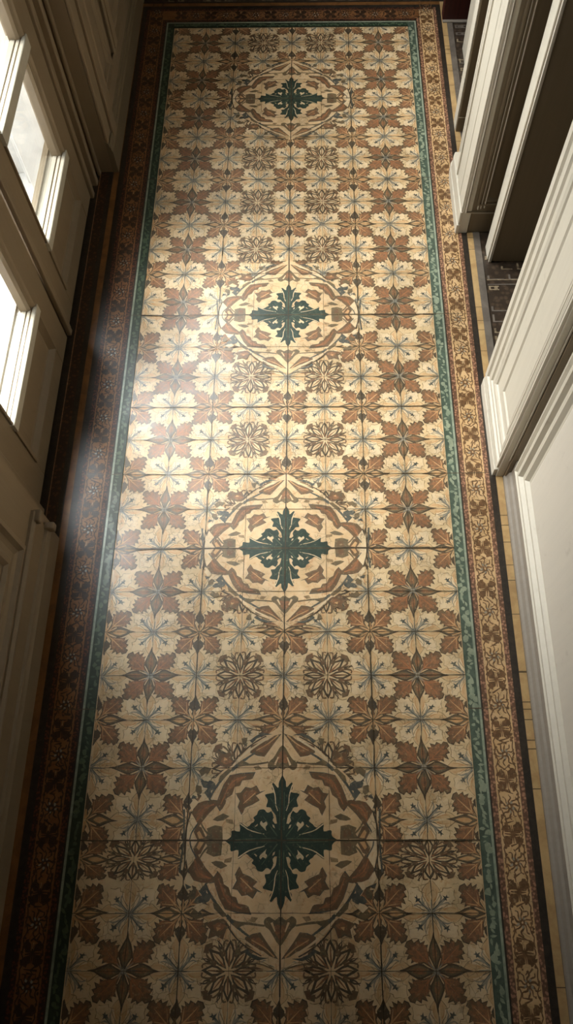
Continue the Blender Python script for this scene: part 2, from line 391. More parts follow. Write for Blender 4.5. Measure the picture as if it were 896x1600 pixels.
mdl(stroke(smooth([(210, 290), (246, 248), (270, 204), (290, 168)], 3), 5, 5), 'pale', 16)
mdl([(254, 160), (300, 168), (346, 154), (370, 116), (364, 62), (344, 50), (322, 82), (304, 108), (276, 138)], 'brown', 14)
mdl([(286, 152), (332, 146), (352, 112), (350, 74), (330, 96), (306, 128)], 'rust', 15)
mdl(stroke(smooth([(280, 150), (326, 128), (350, 76)], 3), 6, 4), 'orange', 16)
mdl([(282, 238), (306, 250), (338, 244), (330, 222), (312, 216), (326, 196), (306, 176), (290, 184), (296, 206), (276, 212)], 'steel', 14)
mdl([(338, 226), (360, 232), (362, 206), (344, 188), (334, 200)], 'olive', 14)
mdl([(214, 100), (240, 112), (268, 98), (282, 86), (262, 80), (236, 84)], 'olive', 14)
mdl([(238, 4), (240, 58), (272, 64), (304, 50), (296, 28), (312, 4)], 'olive', 14); mdl([(250, 10), (252, 44), (280, 48), (280, 12)], 'brown', 15)
mdl(stroke(smooth([(268, 4), (310, 40), (336, 84)], 3), 10, 5), 'olive', 13)
mdl(stroke(smooth([(396, 118), (384, 60), (362, 0)], 3), 6, 22), 'pale', 16)
mdl(stroke(smooth([(404, 128), (400, 60), (396, 0)], 3), 8, 6), 'steel', 15)
mdl([(190, 334), (212, 342), (224, 378), (248, 366), (276, 378), (270, 346), (290, 326), (252, 312), (226, 308)], 'brown', 14)
mdl([(210, 332), (232, 350), (254, 350), (262, 330), (240, 318)], 'rust', 15)
mdl(stroke(smooth([(20, 492), (90, 470), (170, 486)], 3), 5, 3), 'olive', 13)
mdl([(60, 492), (100, 480), (140, 492)], 'brown', 13)
mdl([(346, 72), (374, 116), (386, 60), (392, 2), (374, 2)], 'pale', 15)
mdl(stroke(smooth([(342, 70), (366, 30), (372, 0)], 3), 6, 5), 'steel', 16); mdl(stroke(smooth([(374, 120), (388, 60), (394, 0)], 3), 7, 6), 'umber', 16)
mdl([(304, 6), (326, 52), (346, 60), (356, 34), (340, 4)], 'brown', 14); mdl([(314, 8), (334, 40), (344, 30), (334, 6)], 'peach', 15)
mdl(stroke(smooth([(60, 436), (110, 404), (160, 366), (206, 316)], 3), 8, 9), 'pale', 15)
mdl(stroke(smooth([(70, 444), (122, 414), (172, 374), (214, 322)], 3), 5, 6), 'umber', 15)
mdl([(210, 296), (228, 300), (262, 268), (268, 246), (250, 250)], 'olive', 15)
mdl([(296, 260), (322, 282), (344, 262), (330, 250), (310, 244)], 'pale', 15); mdl([(300, 166), (322, 196), (336, 190), (326, 166)], 'pale', 15)
mdl([(346, 160), (364, 176), (382, 150), (372, 124)], 'pale', 15); mdl([(352, 182), (372, 192), (380, 170)], 'steel', 15)
mdl([(232, 340), (250, 336), (246, 352)], 'peach', 16); mdl([(140, 326), (170, 340), (190, 322), (168, 312)], 'olive', 14)
mdl([(86, 300), (100, 318), (120, 312), (112, 296)], 'taupe', 14); mdl([(196, 66), (226, 74), (228, 88), (200, 86)], 'taupe', 14)
mdl([(300, 300), (330, 310), (352, 290), (340, 268), (318, 270)], 'olive', 13)
mdl([(150, 440), (176, 436), (170, 412), (156, 402)], 'olive', 13)
for cy, ry, rx in ((2.439, 0.205, 0.205), (1.49, 0.21, 0.207), (0.743, 0.212, 0.207), (0.059, 0.243, 0.209)):
    for fx in (1, -1):
        for fy in (1, -1):
            MD.place(XC, cy, rx, ry, None, 0.004, fx, fy)
    wobble(XC, cy - ry, XC, cy + ry, 0.0026, 'line', 19); wobble(XC - rx, cy, XC + rx, cy, 0.0024, 'line', 19)

# borders: nested strips left, right and along the far end
def strip(x0, x1, y0, y1, mat): rect(x0, x1, y0, y1, mat, 24)
YB = FY0
def ring(d0, d1, mat, layer=24):   # distance outside the field
    strip2 = ((FX0 - d1, FX0 - d0, YB, FY1 + d1), (FX1 + d0, FX1 + d1, YB, FY1 + d1), (FX0 - d0, FX1 + d0, FY1 + d0, FY1 + d1))
    for q, a in enumerate(strip2):
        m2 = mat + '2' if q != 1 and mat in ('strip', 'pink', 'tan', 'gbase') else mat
        rect(*a, m2, layer)
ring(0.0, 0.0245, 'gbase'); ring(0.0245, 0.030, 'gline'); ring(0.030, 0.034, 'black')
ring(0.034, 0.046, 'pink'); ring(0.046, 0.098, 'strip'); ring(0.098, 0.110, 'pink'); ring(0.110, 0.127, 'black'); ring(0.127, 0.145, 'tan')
# left of the ochre line the border goes on: black, dotted russet band, thin red line
LB = (( -0.672, -0.653, 'black'), (-0.686, -0.672, 'band'), (-0.700, -0.686, 'band'), (-0.7035, -0.700, 'rust'), (-0.78, -0.7035, 'black'))
rect(-0.668, FX0 - 0.145, YB, 3.4, 'black', 24); rect(-0.694, -0.668, YB, 3.4, 'band', 24)
rect(-0.697, -0.694, YB, 3.4, 'rust', 24); rect(-0.80, -0.697, YB, 3.4, 'black', 24)
rect(FX1 + 0.145, FX1 + 0.166, YB, 3.0, 'grey', 23)
rect(FX0 - 0.145, FX1 + 0.2, FY1 + 0.145, FY1 + 0.152, 'black', 24)
# green strip leaves
def blob(r, nn=7, e=0.35): return [(r * (1 + random.uniform(-e, e)) * math.cos(2 * math.pi * k / nn), r * (1 + random.uniform(-e, e)) * math.sin(2 * math.pi * k / nn)) for k in range(nn)]
blobs = [Motif().add(blob(1), 'gblob', 26) for _ in range(12)]
leafs = [Motif().add(xf([(-1, 0), (-.3, .5), (.5, .55), (1.1, 0), (.2, -.35)], random.uniform(0, 6)), 'gblob', 26) for _ in range(10)]
def along_green(fn, L0, L1):
    s = L0
    while s < L1:
        m = random.choice(blobs + leafs + leafs)
        u = random.uniform(0.006, 0.0185); r = random.uniform(0.0045, 0.0080)
        x, y, cl = fn(s, u); m.place(x, y, r, r * random.uniform(.8, 1.3), cl, 0.05)
        s += random.uniform(0.006, 0.012)
along_green(lambda s, u: (FX1 + u, s, None), YB, FY1)
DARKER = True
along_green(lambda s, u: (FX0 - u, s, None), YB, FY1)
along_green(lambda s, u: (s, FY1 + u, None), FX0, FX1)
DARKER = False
# ochre strip: clovers and sprigs by turns, inside a scalloped umber edge
CL = Motif()
for a in D8:
    CL.add(xf(mirror_half([(0.02, 0.0), (0.16, 0.07), (0.30, 0.20), (0.42, 0.16), (0.50, 0.22), (0.58, 0.10), (0.56, 0.0)]), a), 'floral', 26)
for a in A4: CL.add(xf(stroke([(0, 0), (0.36, 0)], 0.10, 0.04), a), 'floral', 26)
CL.add(xf(stroke([(0, 0.2), (0, 0.42)], 0.03, 0.015), 0), 'strip', 27)
SP = Motif()
for k in range(10):
    a = k * math.pi / 5 + 0.2
    SP.add(xf(stroke(smooth([(0.06, 0), (0.24, 0.05), (0.40, -0.03), (0.52, 0.08)], 3), 0.10, 0.04), a), 'floral', 26)
for k in range(5):
    a = k * 1.257 + 0.9; SP.add(xf(blob(0.06, 6), 0, 1, 1, 0.2 * math.cos(a), 0.2 * math.sin(a)), 'blue', 27)
def edge_run(fn, L0, L1, per=0.112):
    s = L0; k = 0
    while s < L1:
        (CL if k % 2 == 0 else SP).place(*fn(s, 0.072), 0.045, 0.049, None, 0.03); k += 1
        for u, sg in ((0.050, 1), (0.094, -1)):       # scallops
            for q in range(2):
                ss = s + q * per / 4
                a = fn(ss, u); b = fn(ss + per / 8, u + sg * 0.006 * (1 if q % 2 else 0.4)); c = fn(ss + per / 4, u)
                pl = stroke(smooth([a, b, c], 3), 0.003, 0.0025); put(pl, tess(pl), 'floral', 26)
            for q in range(3):
                a = fn(s + random.uniform(0, per / 2), u + sg * random.uniform(0, 0.005))
                pl = xf(blob(0.0032, 5), 0, 1, 1, a[0], a[1]); put(pl, tess(pl), 'floral', 26)
        # little tendrils between the clovers
        for q in range(3):
            a0 = fn(s + per / 4 + random.uniform(-.008, .008), 0.072 + random.uniform(-.016, .016)); a1 = fn(s + per / 4 + random.uniform(-.012, .012), 0.072 + random.uniform(-.018, .018))
            pl = stroke([a0, a1], 0.0042, 0.0016); put(pl, tess(pl), 'floral', 26)
        s += per / 2
edge_run(lambda s, u: (FX1 + u, s), YB + 0.05, FY1 + 0.1)
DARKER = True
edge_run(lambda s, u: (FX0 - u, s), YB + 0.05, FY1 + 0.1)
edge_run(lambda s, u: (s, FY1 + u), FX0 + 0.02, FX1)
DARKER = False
# joints across the ochre lines and the border
for s in [random.uniform(-1, 2.8) for _ in range(46)]: rect(FX1 + 0.127, FX1 + 0.145, s, s + 0.0016, 'line', 27)
for y in (0.957, 1.49, 0.34, 2.05):
    wobble(FX1, y, FX1 + 0.11, y, 0.0018, 'line', 28); wobble(FX0 - 0.11, y, FX0, y, 0.0018, 'line', 28)
# broken inlays in the dark floor of the side rooms and past the far border
def keyfloor(x0, x1, y0, y1):
    y = y0
    while y < y1:
        x = x0
        while x < x1:
            wd = random.uniform(0.022, 0.05); hh = random.uniform(0.012, 0.03)
            t = random.random()
            if t < 0.75:
                m = 'key' if random.random() < 0.6 else 'grey'
                rect(x, x + wd, y, y + 0.004, m, 2); rect(x, x + 0.006, y, y + hh, m, 2.5)
                if t < 0.45: rect(x, x + wd, y + hh - 0.004, y + hh, m, 2)
                if t < 0.3: rect(x + wd * .55, x + wd * .55 + 0.01, y + .004, y + hh * .8, m, 2)
                if t < 0.15: rect(x + .01, x + wd * .8, y + .006, y + hh * .7, m, 2)
            x += wd + 0.014
        y += 0.04
keyfloor(0.532, 0.70, 1.22, 3.0); keyfloor(0.72, 1.25, 1.22, 3.0)
keyfloor(-0.60, 0.48, 2.99, 3.3)
for y in (1.60, 2.62):
    rect(0.53, 1.3, y, y + 0.004, 'grey', 3); rect(0.53, 1.3, y + 0.018, y + 0.022, 'key', 3)
rect(0.615, 0.632, 1.22, 1.60, 'black', 3)

me = bpy.data.meshes.new('floor'); me.from_pydata(V, [], FC)
for k, (i, m) in FM.items(): me.materials.append(m)
me.polygons.foreach_set('material_index', MI); me.update()
# every piece faces up
import bmesh
bm = bmesh.new(); bm.from_mesh(me); bm.normal_update()
bmesh.ops.reverse_faces(bm, faces=[f for f in bm.faces if f.normal.z < 0]); bm.to_mesh(me); bm.free()
floor = bpy.data.objects.new('floor', me); col.objects.link(floor)

# ------------------------------------------------------------------ helpers for joinery
def tag(o, label, cat=None, kind=None, group=None):
    o['label'] = label
    if cat: o['category'] = cat
    if kind: o['kind'] = kind
    if group: o['group'] = group
    return o
def wood(name, c1, c2, rough=0.45, grain=True, grime=0.25):
    k = NT(name)
    mp = k.node('ShaderNodeMapping'); mp.inputs['Scale'].default_value = (30, 30, 1.5); k.link(k.co, mp.inputs['Vector'])
    g = k.noise(3.0, 4, 0.6, co=mp.outputs[0])
    c = k.mix(k.ramp(g, 0.3, 0.7), lin(c1), lin(c2))
    c = k.mix(k.ramp(k.noise(14, 5, 0.7), 0.58, 0.75, 0, grime), c, lin((120, 104, 84)))
    k.link(c, k.b.inputs['Base Color']); k.b.inputs['Roughness'].default_value = rough
    k.bump(g, 0.08, 0.001); return k.m
WHITE = wood('white painted wood', (204, 198, 184), (208, 202, 188))
PALEW = wood('pale cream painted moulding', (196, 190, 174), (202, 196, 180))
PANEL = wood('pale grey painted panel', (214, 208, 197), (217, 211, 200), 0.5)
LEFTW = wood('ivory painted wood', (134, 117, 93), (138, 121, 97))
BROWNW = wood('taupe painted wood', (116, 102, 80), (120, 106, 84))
GREYW = wood('mauve grey painted baseboard', (146, 138, 128), (152, 144, 134))
MAROON = wood('dark red stained wood', (74, 22, 14), (58, 16, 10), 0.5)
def simple(name, c, rough=0.8, sc=12, c2=None):
    k = NT(name); k.link(k.mix(k.ramp(k.noise(sc, 4), 0.35, 0.65), lin(c), lin(c2 or tuple(v * .92 for v in c))), k.b.inputs['Base Color'])
    k.b.inputs['Roughness'].default_value = rough; return k.m
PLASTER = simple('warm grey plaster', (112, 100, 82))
CEIL = simple('ceiling plaster', (118, 106, 90))
STONE = simple('white outdoor limestone', (232, 231, 228), 0.9, 8)
def brickstone():
    k = NT('white outdoor paving')
    b = k.node('ShaderNodeTexBrick'); b.inputs['Scale'].default_value = 6.0
    b.inputs['Color1'].default_value = lin((230, 228, 224)); b.inputs['Color2'].default_value = lin((224, 222, 218)); b.inputs['Mortar'].default_value = lin((190, 188, 184))
    b.inputs['Mortar Size'].default_value = 0.008
    k.link(k.co, b.inputs['Vector']); k.link(b.outputs['Color'], k.b.inputs['Base Color']); k.b.inputs['Roughness'].default_value = 0.9
    return k.m
PAVE = brickstone()
g = NT('clear window glass'); g.t.nodes.remove(g.b)
tr = g.node('ShaderNodeBsdfTransparent'); gl = g.node('ShaderNodeBsdfGlossy'); gl.inputs['Roughness'].default_value = 0.02
fr = g.node('ShaderNodeLayerWeight'); fr.inputs[0].default_value = 0.5; mx = g.node('ShaderNodeMixShader')
tr.inputs[0].default_value = (0.97, 0.98, 0.97, 1)
g.link(g.math('ADD', g.math('MULTIPLY', g.math('POWER', fr.outputs['Facing'], 5.0), 0.6), 0.03), mx.inputs[0]); g.link(tr.outputs[0], mx.inputs[1]); g.link(gl.outputs[0], mx.inputs[2])
g.link(mx.outputs[0], g.t.nodes['Material Output'].inputs['Surface'])
GLASS = g.m

class MB:
    def __init__(s): s.v = []; s.f = []
    def box(s, x0, x1, y0, y1, z0, z1):
        b = len(s.v)
        s.v += [(x, y, z) for x in (x0, x1) for y in (y0, y1) for z in (z0, z1)]
        s.f += [tuple(b + i for i in q) for q in ((0, 1, 3, 2), (4, 6, 7, 5), (0, 4, 5, 1), (2, 3, 7, 6), (0, 2, 6, 4), (1, 5, 7, 3))]
        return s
    def loops(s, loops, close=True, cap=True):
        """stack of equal-length closed loops joined by quads"""
        b = len(s.v); N = len(loops[0])
        for L in loops: s.v += [tuple(p) for p in L]
        for i in range(len(loops) - 1):
            for j in range(N):
                a, c = b + i * N + j, b + i * N + (j + 1) % N
                s.f.append((a, c, c + N, a + N))
        if cap:
            s.f.append(tuple(b + (len(loops) - 1) * N + j for j in range(N)))
        return s
    def extrude(s, prof, mp, u0, u1):
        """open profile [(a,b)...] swept from u0 to u1; mp(a,b,u)->xyz, ends closed"""
        b = len(s.v); N = len(prof)
        s.v += [mp(a, c, u0) for a, c in prof] + [mp(a, c, u1) for a, c in prof]
        for j in range(N):
            k = (j + 1) % N; s.f.append((b + j, b + k, b + N + k, b + N + j))
        s.f += [tuple(b + j for j in range(N)), tuple(b + N + j for j in range(N))[::-1]]
        return s
    def build(s, name, mat, parent=None, bevel=0.0, loc=None):
        me = bpy.data.meshes.new(name); vv = s.v
        if loc: vv = [(x - loc[0], y - loc[1], z - loc[2]) for x, y, z in vv]
        me.from_pydata(vv, [], s.f); me.materials.append(mat); me.update()
        bm = bmesh.new(); bm.from_mesh(me); bmesh.ops.recalc_face_normals(bm, faces=bm.faces)
        bm.to_mesh(me); bm.free()
        o = bpy.data.objects.new(name, me); col.objects.link(o)
        if loc: o.location = loc
        if parent is not None: o.parent = parent
        if bevel:
            m = o.modifiers.new('bevel', 'BEVEL'); m.width = bevel; m.segments = 2; m.limit_method = 'ANGLE'; m.angle_limit = 0.6
        return o
def empty(name, loc=(0, 0, 0)):
    o = bpy.data.objects.new(name, None); col.objects.link(o); o.location = loc; return o
def Bx(name, mat, b, parent=None, bevel=0.003):
    return MB().box(*b).build(name, mat, parent, bevel)
def ringpanel(u0, u1, v0, v1, prof, mp, cap=True, ins=(1, 1, 1, 1)):
    """picture-frame moulding: prof = [(inset, height)...]; ins scales the inset on (u0,u1,v0,v1)"""
    L = []
    for d, h in prof:
        a, b, c, e = u0 + d * ins[0], u1 - d * ins[1], v0 + d * ins[2], v1 - d * ins[3]
        L.append([mp(a, c, h), mp(b, c, h), mp(b, e, h), mp(a, e, h)])
    return MB().loops(L, cap=cap)
def faceRX(x0): return lambda u, v, h: (x0 - h, u, v)      # right wall, looks to -x
def faceLX(x0): return lambda u, v, h: (x0 + h, u, v)      # left wall, looks to +x
def faceY(y0): return lambda u, v, h: (u, y0 - h, v)       # looks to the viewer
HT = 2.62

tag(floor, 'old patterned cement tile floor of cream, rust and green flowers with four green cross medallions and ornate borders', 'floor', 'structure')

# shell
def shell(name, b, mat, label, cat):
    return tag(Bx(name, mat, b, None, 0), label, cat, 'structure')
shell('ceiling', (-0.76, 1.45, -1.35, 3.5, HT, HT + 0.1), CEIL, 'plain corridor ceiling above the frame', 'ceiling')
shell('wall_near', (-1.0, 1.45, -1.45, -1.35, 0, HT), PLASTER, 'plain end wall behind the viewer', 'wall')
shell('wall_far', (-1.0, 1.45, 3.5, 3.6, 0, HT), PLASTER, 'plain end wall past the top of the picture', 'wall')
shell('wall_right', (0.522, 0.62, -1.35, 1.0, 0, HT), PANEL, 'pale right wall behind the big white panel', 'wall')
shell('wall_right', (1.30, 1.45, -1.35, 3.5, 0, HT), PLASTER, 'back wall of the dark side rooms behind the openings', 'wall')
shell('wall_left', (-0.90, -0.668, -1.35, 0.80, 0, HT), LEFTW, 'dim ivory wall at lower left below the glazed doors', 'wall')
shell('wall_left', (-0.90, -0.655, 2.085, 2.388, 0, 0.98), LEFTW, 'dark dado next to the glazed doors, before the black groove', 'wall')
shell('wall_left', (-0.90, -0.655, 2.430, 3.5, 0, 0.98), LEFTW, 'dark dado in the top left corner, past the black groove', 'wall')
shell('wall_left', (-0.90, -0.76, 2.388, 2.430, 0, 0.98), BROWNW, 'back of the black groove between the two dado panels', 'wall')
shell('wall_left', (-0.76, -0.690, 2.085, 2.11, 0.98, HT), LEFTW, 'pier beside the added high window over the dado', 'wall')
shell('wall_left', (-0.76, -0.655, 3.15, 3.5, 0.98, HT), LEFTW, 'last pier beside the added high window over the dado', 'wall')
shell('wall_left', (-0.76, -0.655, 2.11, 3.15, 2.56, HT), LEFTW, 'lintel over the added high window', 'wall')
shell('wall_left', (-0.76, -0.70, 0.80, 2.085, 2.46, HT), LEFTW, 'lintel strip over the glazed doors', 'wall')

# ------------------------------------------------------------------ right side
# near wall: baseboard + large framed panel
bb = MB()
mpb = lambda a, b, u: (0.522 - a, u, b)
bb.extrude([(0.0, 0.0), (0.018, 0.0), (0.018, 0.014), (0.013, 0.020), (0.010, 0.036), (0.005, 0.042), (0.005, 0.098), (0.0, 0.100)], mpb, -1.3, 0.943)
tag(bb.build('baseboard_right', GREYW), 'mauve grey baseboard under the big white panel at lower right', 'baseboard', 'structure')
t = empty('trim_1', (0.522, 0.0, 0.1))
tag(t, 'large white framed wall panel at lower right above the grey baseboard', 'wall panel', 'structure')
def child(o, parent):
    o.parent = parent; o.matrix_parent_inverse = Matrix.Translation(parent.location).inverted(); return o
pf = ringpanel(-1.30, 0.915, 0.1005, 2.45,
               [(0, -0.002), (0, 0.014), (0.012, 0.018), (0.018, 0.012), (0.026, 0.016), (0.034, 0.020), (0.042, 0.020), (0.048, 0.010), (0.058, 0.013), (0.066, 0.013), (0.074, 0.004), (0.084, 0.003)], faceRX(0.522), cap=False).build('panel_moulding', WHITE)
child(pf, t)
pp = MB().loops([[(0.5185, -1.22, 0.18), (0.5185, 0.833, 0.18), (0.5185, 0.833, 2.37), (0.5185, -1.22, 2.37)],
                 [(0.515, -1.212, 0.188), (0.515, 0.825, 0.188), (0.515, 0.825, 2.362), (0.515, -1.212, 2.362)]]).build('panel_field', PANEL)
child(pp, t)

# pier between panel and the nearer opening (D)
def pier(name, label, loc): return tag(empty(name, loc), label, 'door casing', 'structure')
t = pier('trim_2', 'white moulded door casing at right with wide plinth, nearest the viewer', (0.49, 1.1, 0))
child(Bx('casing', WHITE, (0.484, 0.61, 0.946, 1.245, 0.0, HT)), t)
fr_ = ringpanel(0.949, 1.243, 0.046, 2.5,
    [(0, -0.003), (0, 0.006), (0.020, 0.007), (0.024, 0.0015), (0.036, 0.0015), (0.040, 0.006), (0.056, 0.007), (0.060, 0.002), (0.066, 0.002), (0.070, 0.006), (0.086, 0.007), (0.094, 0.004), (0.100, -0.004), (0.124, -0.004), (0.130, 0.004), (0.152, 0.005), (0.156, 0.001), (0.164, 0.001), (0.168, 0.004), (0.176, 0.004)],
    faceRX(0.484), cap=True, ins=(0.22, 1, 0.92, 1)).build('panel_moulding', WHITE)
child(fr_, t)
pl = MB().extrude([(0.949, 0.484), (0.949, 0.4745), (1.21, 0.4725), (1.235, 0.474), (1.2445, 0.480), (1.2445, 0.484)], lambda a, b, u: (b, a, u), 0.0, 0.036)
child(pl.build('plinth', WHITE, None, 0.002), t)
# its return towards the viewer carries an upright bead
child(Bx('bead', WHITE, (0.4995, 0.5035, 0.9425, 0.947, 0.09, 2.5), None, 0.0015), t)
child(Bx('door_stop', BROWNW, (0.505, 0.5215, 0.939, 0.9465, 0.0, 2.5), None, 0.001), t)

# jamb in the side room (C)
t = pier('trim_3', 'dark unlit partition edge with light beaded trim inside the nearer opening at right', (0.6, 1.72, 0))
child(Bx('partition', BROWNW, (0.545, 1.30, 1.692, 1.76, 0.0, HT)), t)
child(Bx('bead', WHITE, (0.5375, 0.5455, 1.70, 1.752, 0.0, HT), None, 0.002), t)
child(Bx('edge_bead', WHITE, (0.541, 0.549, 1.6885, 1.695, 0.0, HT), None, 0.0015), t)

# pier B with panelled reveal
t = pier('trim_4', 'white door casing in the middle of the right side with panelled brown reveal', (0.5, 1.95, 0))
child(Bx('casing', WHITE, (0.457, 0.485, 1.8085, 2.0, 0.0, HT)), t)
child(Bx('reveal', BROWNW, (0.485, 0.80, 1.812, 2.13, 0.0, HT)), t)
rp = ringpanel(0.4665, 0.78, 0.084, 2.5,
    [(0, -0.004), (0, 0.003), (0.003, 0.004), (0.005, -0.001), (0.028, -0.001), (0.031, 0.006), (0.035, 0.006), (0.037, 0.000), (0.042, 0.001), (0.045, 0.004), (0.049, 0.002), (0.054, -0.001), (0.062, -0.0025)], faceY(1.8085)).build('reveal_panel', BROWNW)
child(rp, t)
for u0, u1 in ((0.4655, 0.4685), (0.4985, 0.5015), (0.5075, 0.5095), (0.5170, 0.5200)):  # white colour stands in for light caught by the reveal's moulding edges
    child(Bx('bead', WHITE, (u0, u1, 1.8035, 1.810, 0.086 + (u0 - 0.4655) * 0.35, 2.5), None, 0.0008), t)
child(Bx('bead', WHITE, (0.4655, 0.56, 1.8050, 1.810, 0.083, 0.0855), None, 0.0008), t)
cb = MB().box(0.4535, 0.458, 1.8095, 1.872, 0.085, HT).box(0.4535, 0.458, 1.877, 1.936, 0.085, HT).box(0.4555, 0.4585, 1.942, 1.962, 0.085, HT).box(0.452, 0.4585, 1.966, 1.976, 0.085, HT).box(0.4555, 0.4585, 1.982, 1.996, 0.085, HT)
child(cb.build('casing_fluting', WHITE, None, 0.0015), t)
pl = MB().extrude([(1.806, 0.459), (1.806, 0.4475), (2.04, 0.4465), (2.08, 0.451), (2.10, 0.463), (2.10, 0.50), (2.0, 0.50)], lambda a, b, u: (b, a, u), 0.0, 0.036)
child(pl.build('plinth', WHITE, None, 0.002), t)
pl = MB().extrude([(1.807, 0.459), (1.807, 0.4505), (2.05, 0.4495), (2.07, 0.456), (2.07, 0.48)], lambda a, b, u: (b, a, u), 0.036, 0.085)
child(pl.build('plinth_cap', WHITE, None, 0.003), t)
st = MB().box(0.476, 0.52, 2.0, 2.05, 0.0, HT).box(0.484, 0.52, 2.05, 2.10, 0.0, HT).box(0.480, 0.52, 2.108, 2.125, 0.0, HT)
child(st.build('back_moulding', WHITE, None, 0.002), t)

# F: leaf edge beyond, and A: casing in the far opening
t = pier('trim_5', 'narrow dark-faced door jamb in the farther opening at upper right', (0.5, 2.3, 0))
child(Bx('jamb', BROWNW, (0.490, 0.80, 2.27, 2.32, 0.0, HT)), t)
child(Bx('edge_bead', WHITE, (0.4855, 0.4905, 2.272, 2.318, 0.0, HT), None, 0.0015), t)
child(Bx('kick_board', BROWNW, (0.488, 0.80, 2.2655, 2.2705, 0.0, 0.055), None, 0.0015), t)
t = pier('trim_6', 'pale casing at the far end of the right side, past the mosaic floor', (0.56, 2.6, 0))
child(Bx('casing', WHITE, (0.552, 0.80, 2.40, 2.705, 0.0, HT)), t)
child(MB().box(0.548, 0.553, 2.595, 2.702, 0.0, HT).box(0.549, 0.553, 2.50, 2.587, 0.05, HT).build('casing_fluting', WHITE, None, 0.002), t)
# maroon door
t = tag(empty('door_3', (0.8, 2.88, 0)), 'dark red wooden door closing the corner at the top right of the floor', 'door', 'structure')
child(Bx('door_slab', MAROON, (0.487, 1.29, 2.862, 2.90, 0.004, 2.3)), t)
for u0, u1, v0, v1 in ((0.56, 0.86, 0.25, 1.1), (0.92, 1.22, 0.25, 1.1), (0.56, 0.86, 1.2, 2.15), (0.92, 1.22, 1.2, 2.15)):
    child(ringpanel(u0, u1, v0, v1, [(0, -0.002), (0, 0.006), (0.015, 0.008), (0.03, -0.001)], faceY(2.862), cap=False).build('panel_moulding', MAROON), t)
child(Bx('threshold', GREYW, (0.487, 1.29, 2.848, 2.862, 0.0, 0.006), None, 0.001), t)

# ------------------------------------------------------------------ left side
# glazed door leaves
XL = -0.713
def glazed_leaf(name, y0, y1, label):
    t = tag(empty(name, (XL, (y0 + y1) / 2, 0)), label, 'door', 'structure')
    sw = 0.092; xb = XL - 0.045
    child(Bx('stile', LEFTW, (xb, XL, y0, y0 + sw, 0.012, 2.44), None, 0.002), t)
    child(Bx('stile', LEFTW, (xb, XL, y1 - sw, y1, 0.012, 2.44), None, 0.002), t)
    child(Bx('bottom_rail', LEFTW, (xb, XL - 0.0005, y0 + sw, y1 - sw, 0.012, 0.082), None, 0.002), t)
    child(Bx('lock_rail', LEFTW, (xb, XL - 0.0005, y0 + sw, y1 - sw, 0.234, 0.258), None, 0.002), t)
    child(Bx('top_rail', LEFTW, (xb, XL - 0.0005, y0 + sw, y1 - sw, 2.36, 2.44), None, 0.002), t)
    a, b = y0 + sw, y1 - sw
    child(ringpanel(a, b, 0.082, 0.234, [(0, 0.0), (0.0, 0.004), (0.008, 0.005), (0.014, -0.003), (0.020, -0.010), (0.040, -0.006)], faceLX(XL)).build('lower_panel', LEFTW), t)
    child(Bx('back_board', BROWNW, (xb - 0.012, xb + 0.004, y0 - 0.022, y1 + 0.022, 0.0, 0.27), None, 0), t)
    # glazing mouldings, stepping back towards the pane
    def glaze(z0, z1):
        child(ringpanel(a, b, z0, z1, [(0, -0.001), (0.0, 0.005), (0.006, 0.005), (0.010, 0.0), (0.016, -0.004), (0.020, -0.004), (0.024, -0.012), (0.026, -0.030)], faceLX(XL), cap=False, ins=(1, 1, 0, 1)).build('glazing_moulding', LEFTW), t)
        ps = 0.0255
        child(MB().box(XL - 0.031, XL - 0.027, a + ps, b - ps, z0, z1 - ps).build('glass_pane', GLASS), t)
    def ledge(name, z, zb):      # stepped white moulding that catches the light under each pane
        prof = [(0.009, zb), (0.009, z - 0.001), (0.007, z), (-0.001, z), (-0.002, z - 0.004), (-0.004, z - 0.004), (-0.005, z), (-0.012, z), (-0.013, z - 0.004), (-0.015, z - 0.004), (-0.016, z + 0.001), (-0.0265, z + 0.002), (-0.0265, z - 0.004), (-0.044, z - 0.004), (-0.044, zb)]
        child(MB().extrude(prof, lambda p, q, u: (XL + p, u, q), a - 0.001, b + 0.001).build(name, PALEW), t)
    ledge('sill_moulding', 0.264, 0.236)
    glaze(0.262, 0.575)
    ledge('glazing_bar', 0.600, 0.566)
    glaze(0.598, 1.18)
    ledge('glazing_bar', 1.205, 1.172)
    glaze(1.203, 1.90)
    child(Bx('added_upper_panel', LEFTW, (xb + 0.006, XL - 0.008, a, b, 1.93, 2.36), None, 0.002), t)  # solid panel added out of view to cut light on the near floor
    child(Bx('cross_rail', LEFTW, (xb, XL, a, b, 1.90, 1.94), None, 0.002), t)
    return t
d1 = glazed_leaf('door_1', 1.425, 1.962, 'farther glazed door leaf on the left, ivory with low panel under the panes')
child(MB().box(XL - 0.002, XL + 0.012, 1.408, 1.428, 0.012, 2.44).box(XL - 0.002, XL + 0.006, 1.428, 1.442, 0.012, 2.44).build('astragal', LEFTW, None, 0.003), d1)
d2 = glazed_leaf('door_2', 0.858, 1.403, 'nearer glazed door leaf on the left, its panes cut by the picture edge')
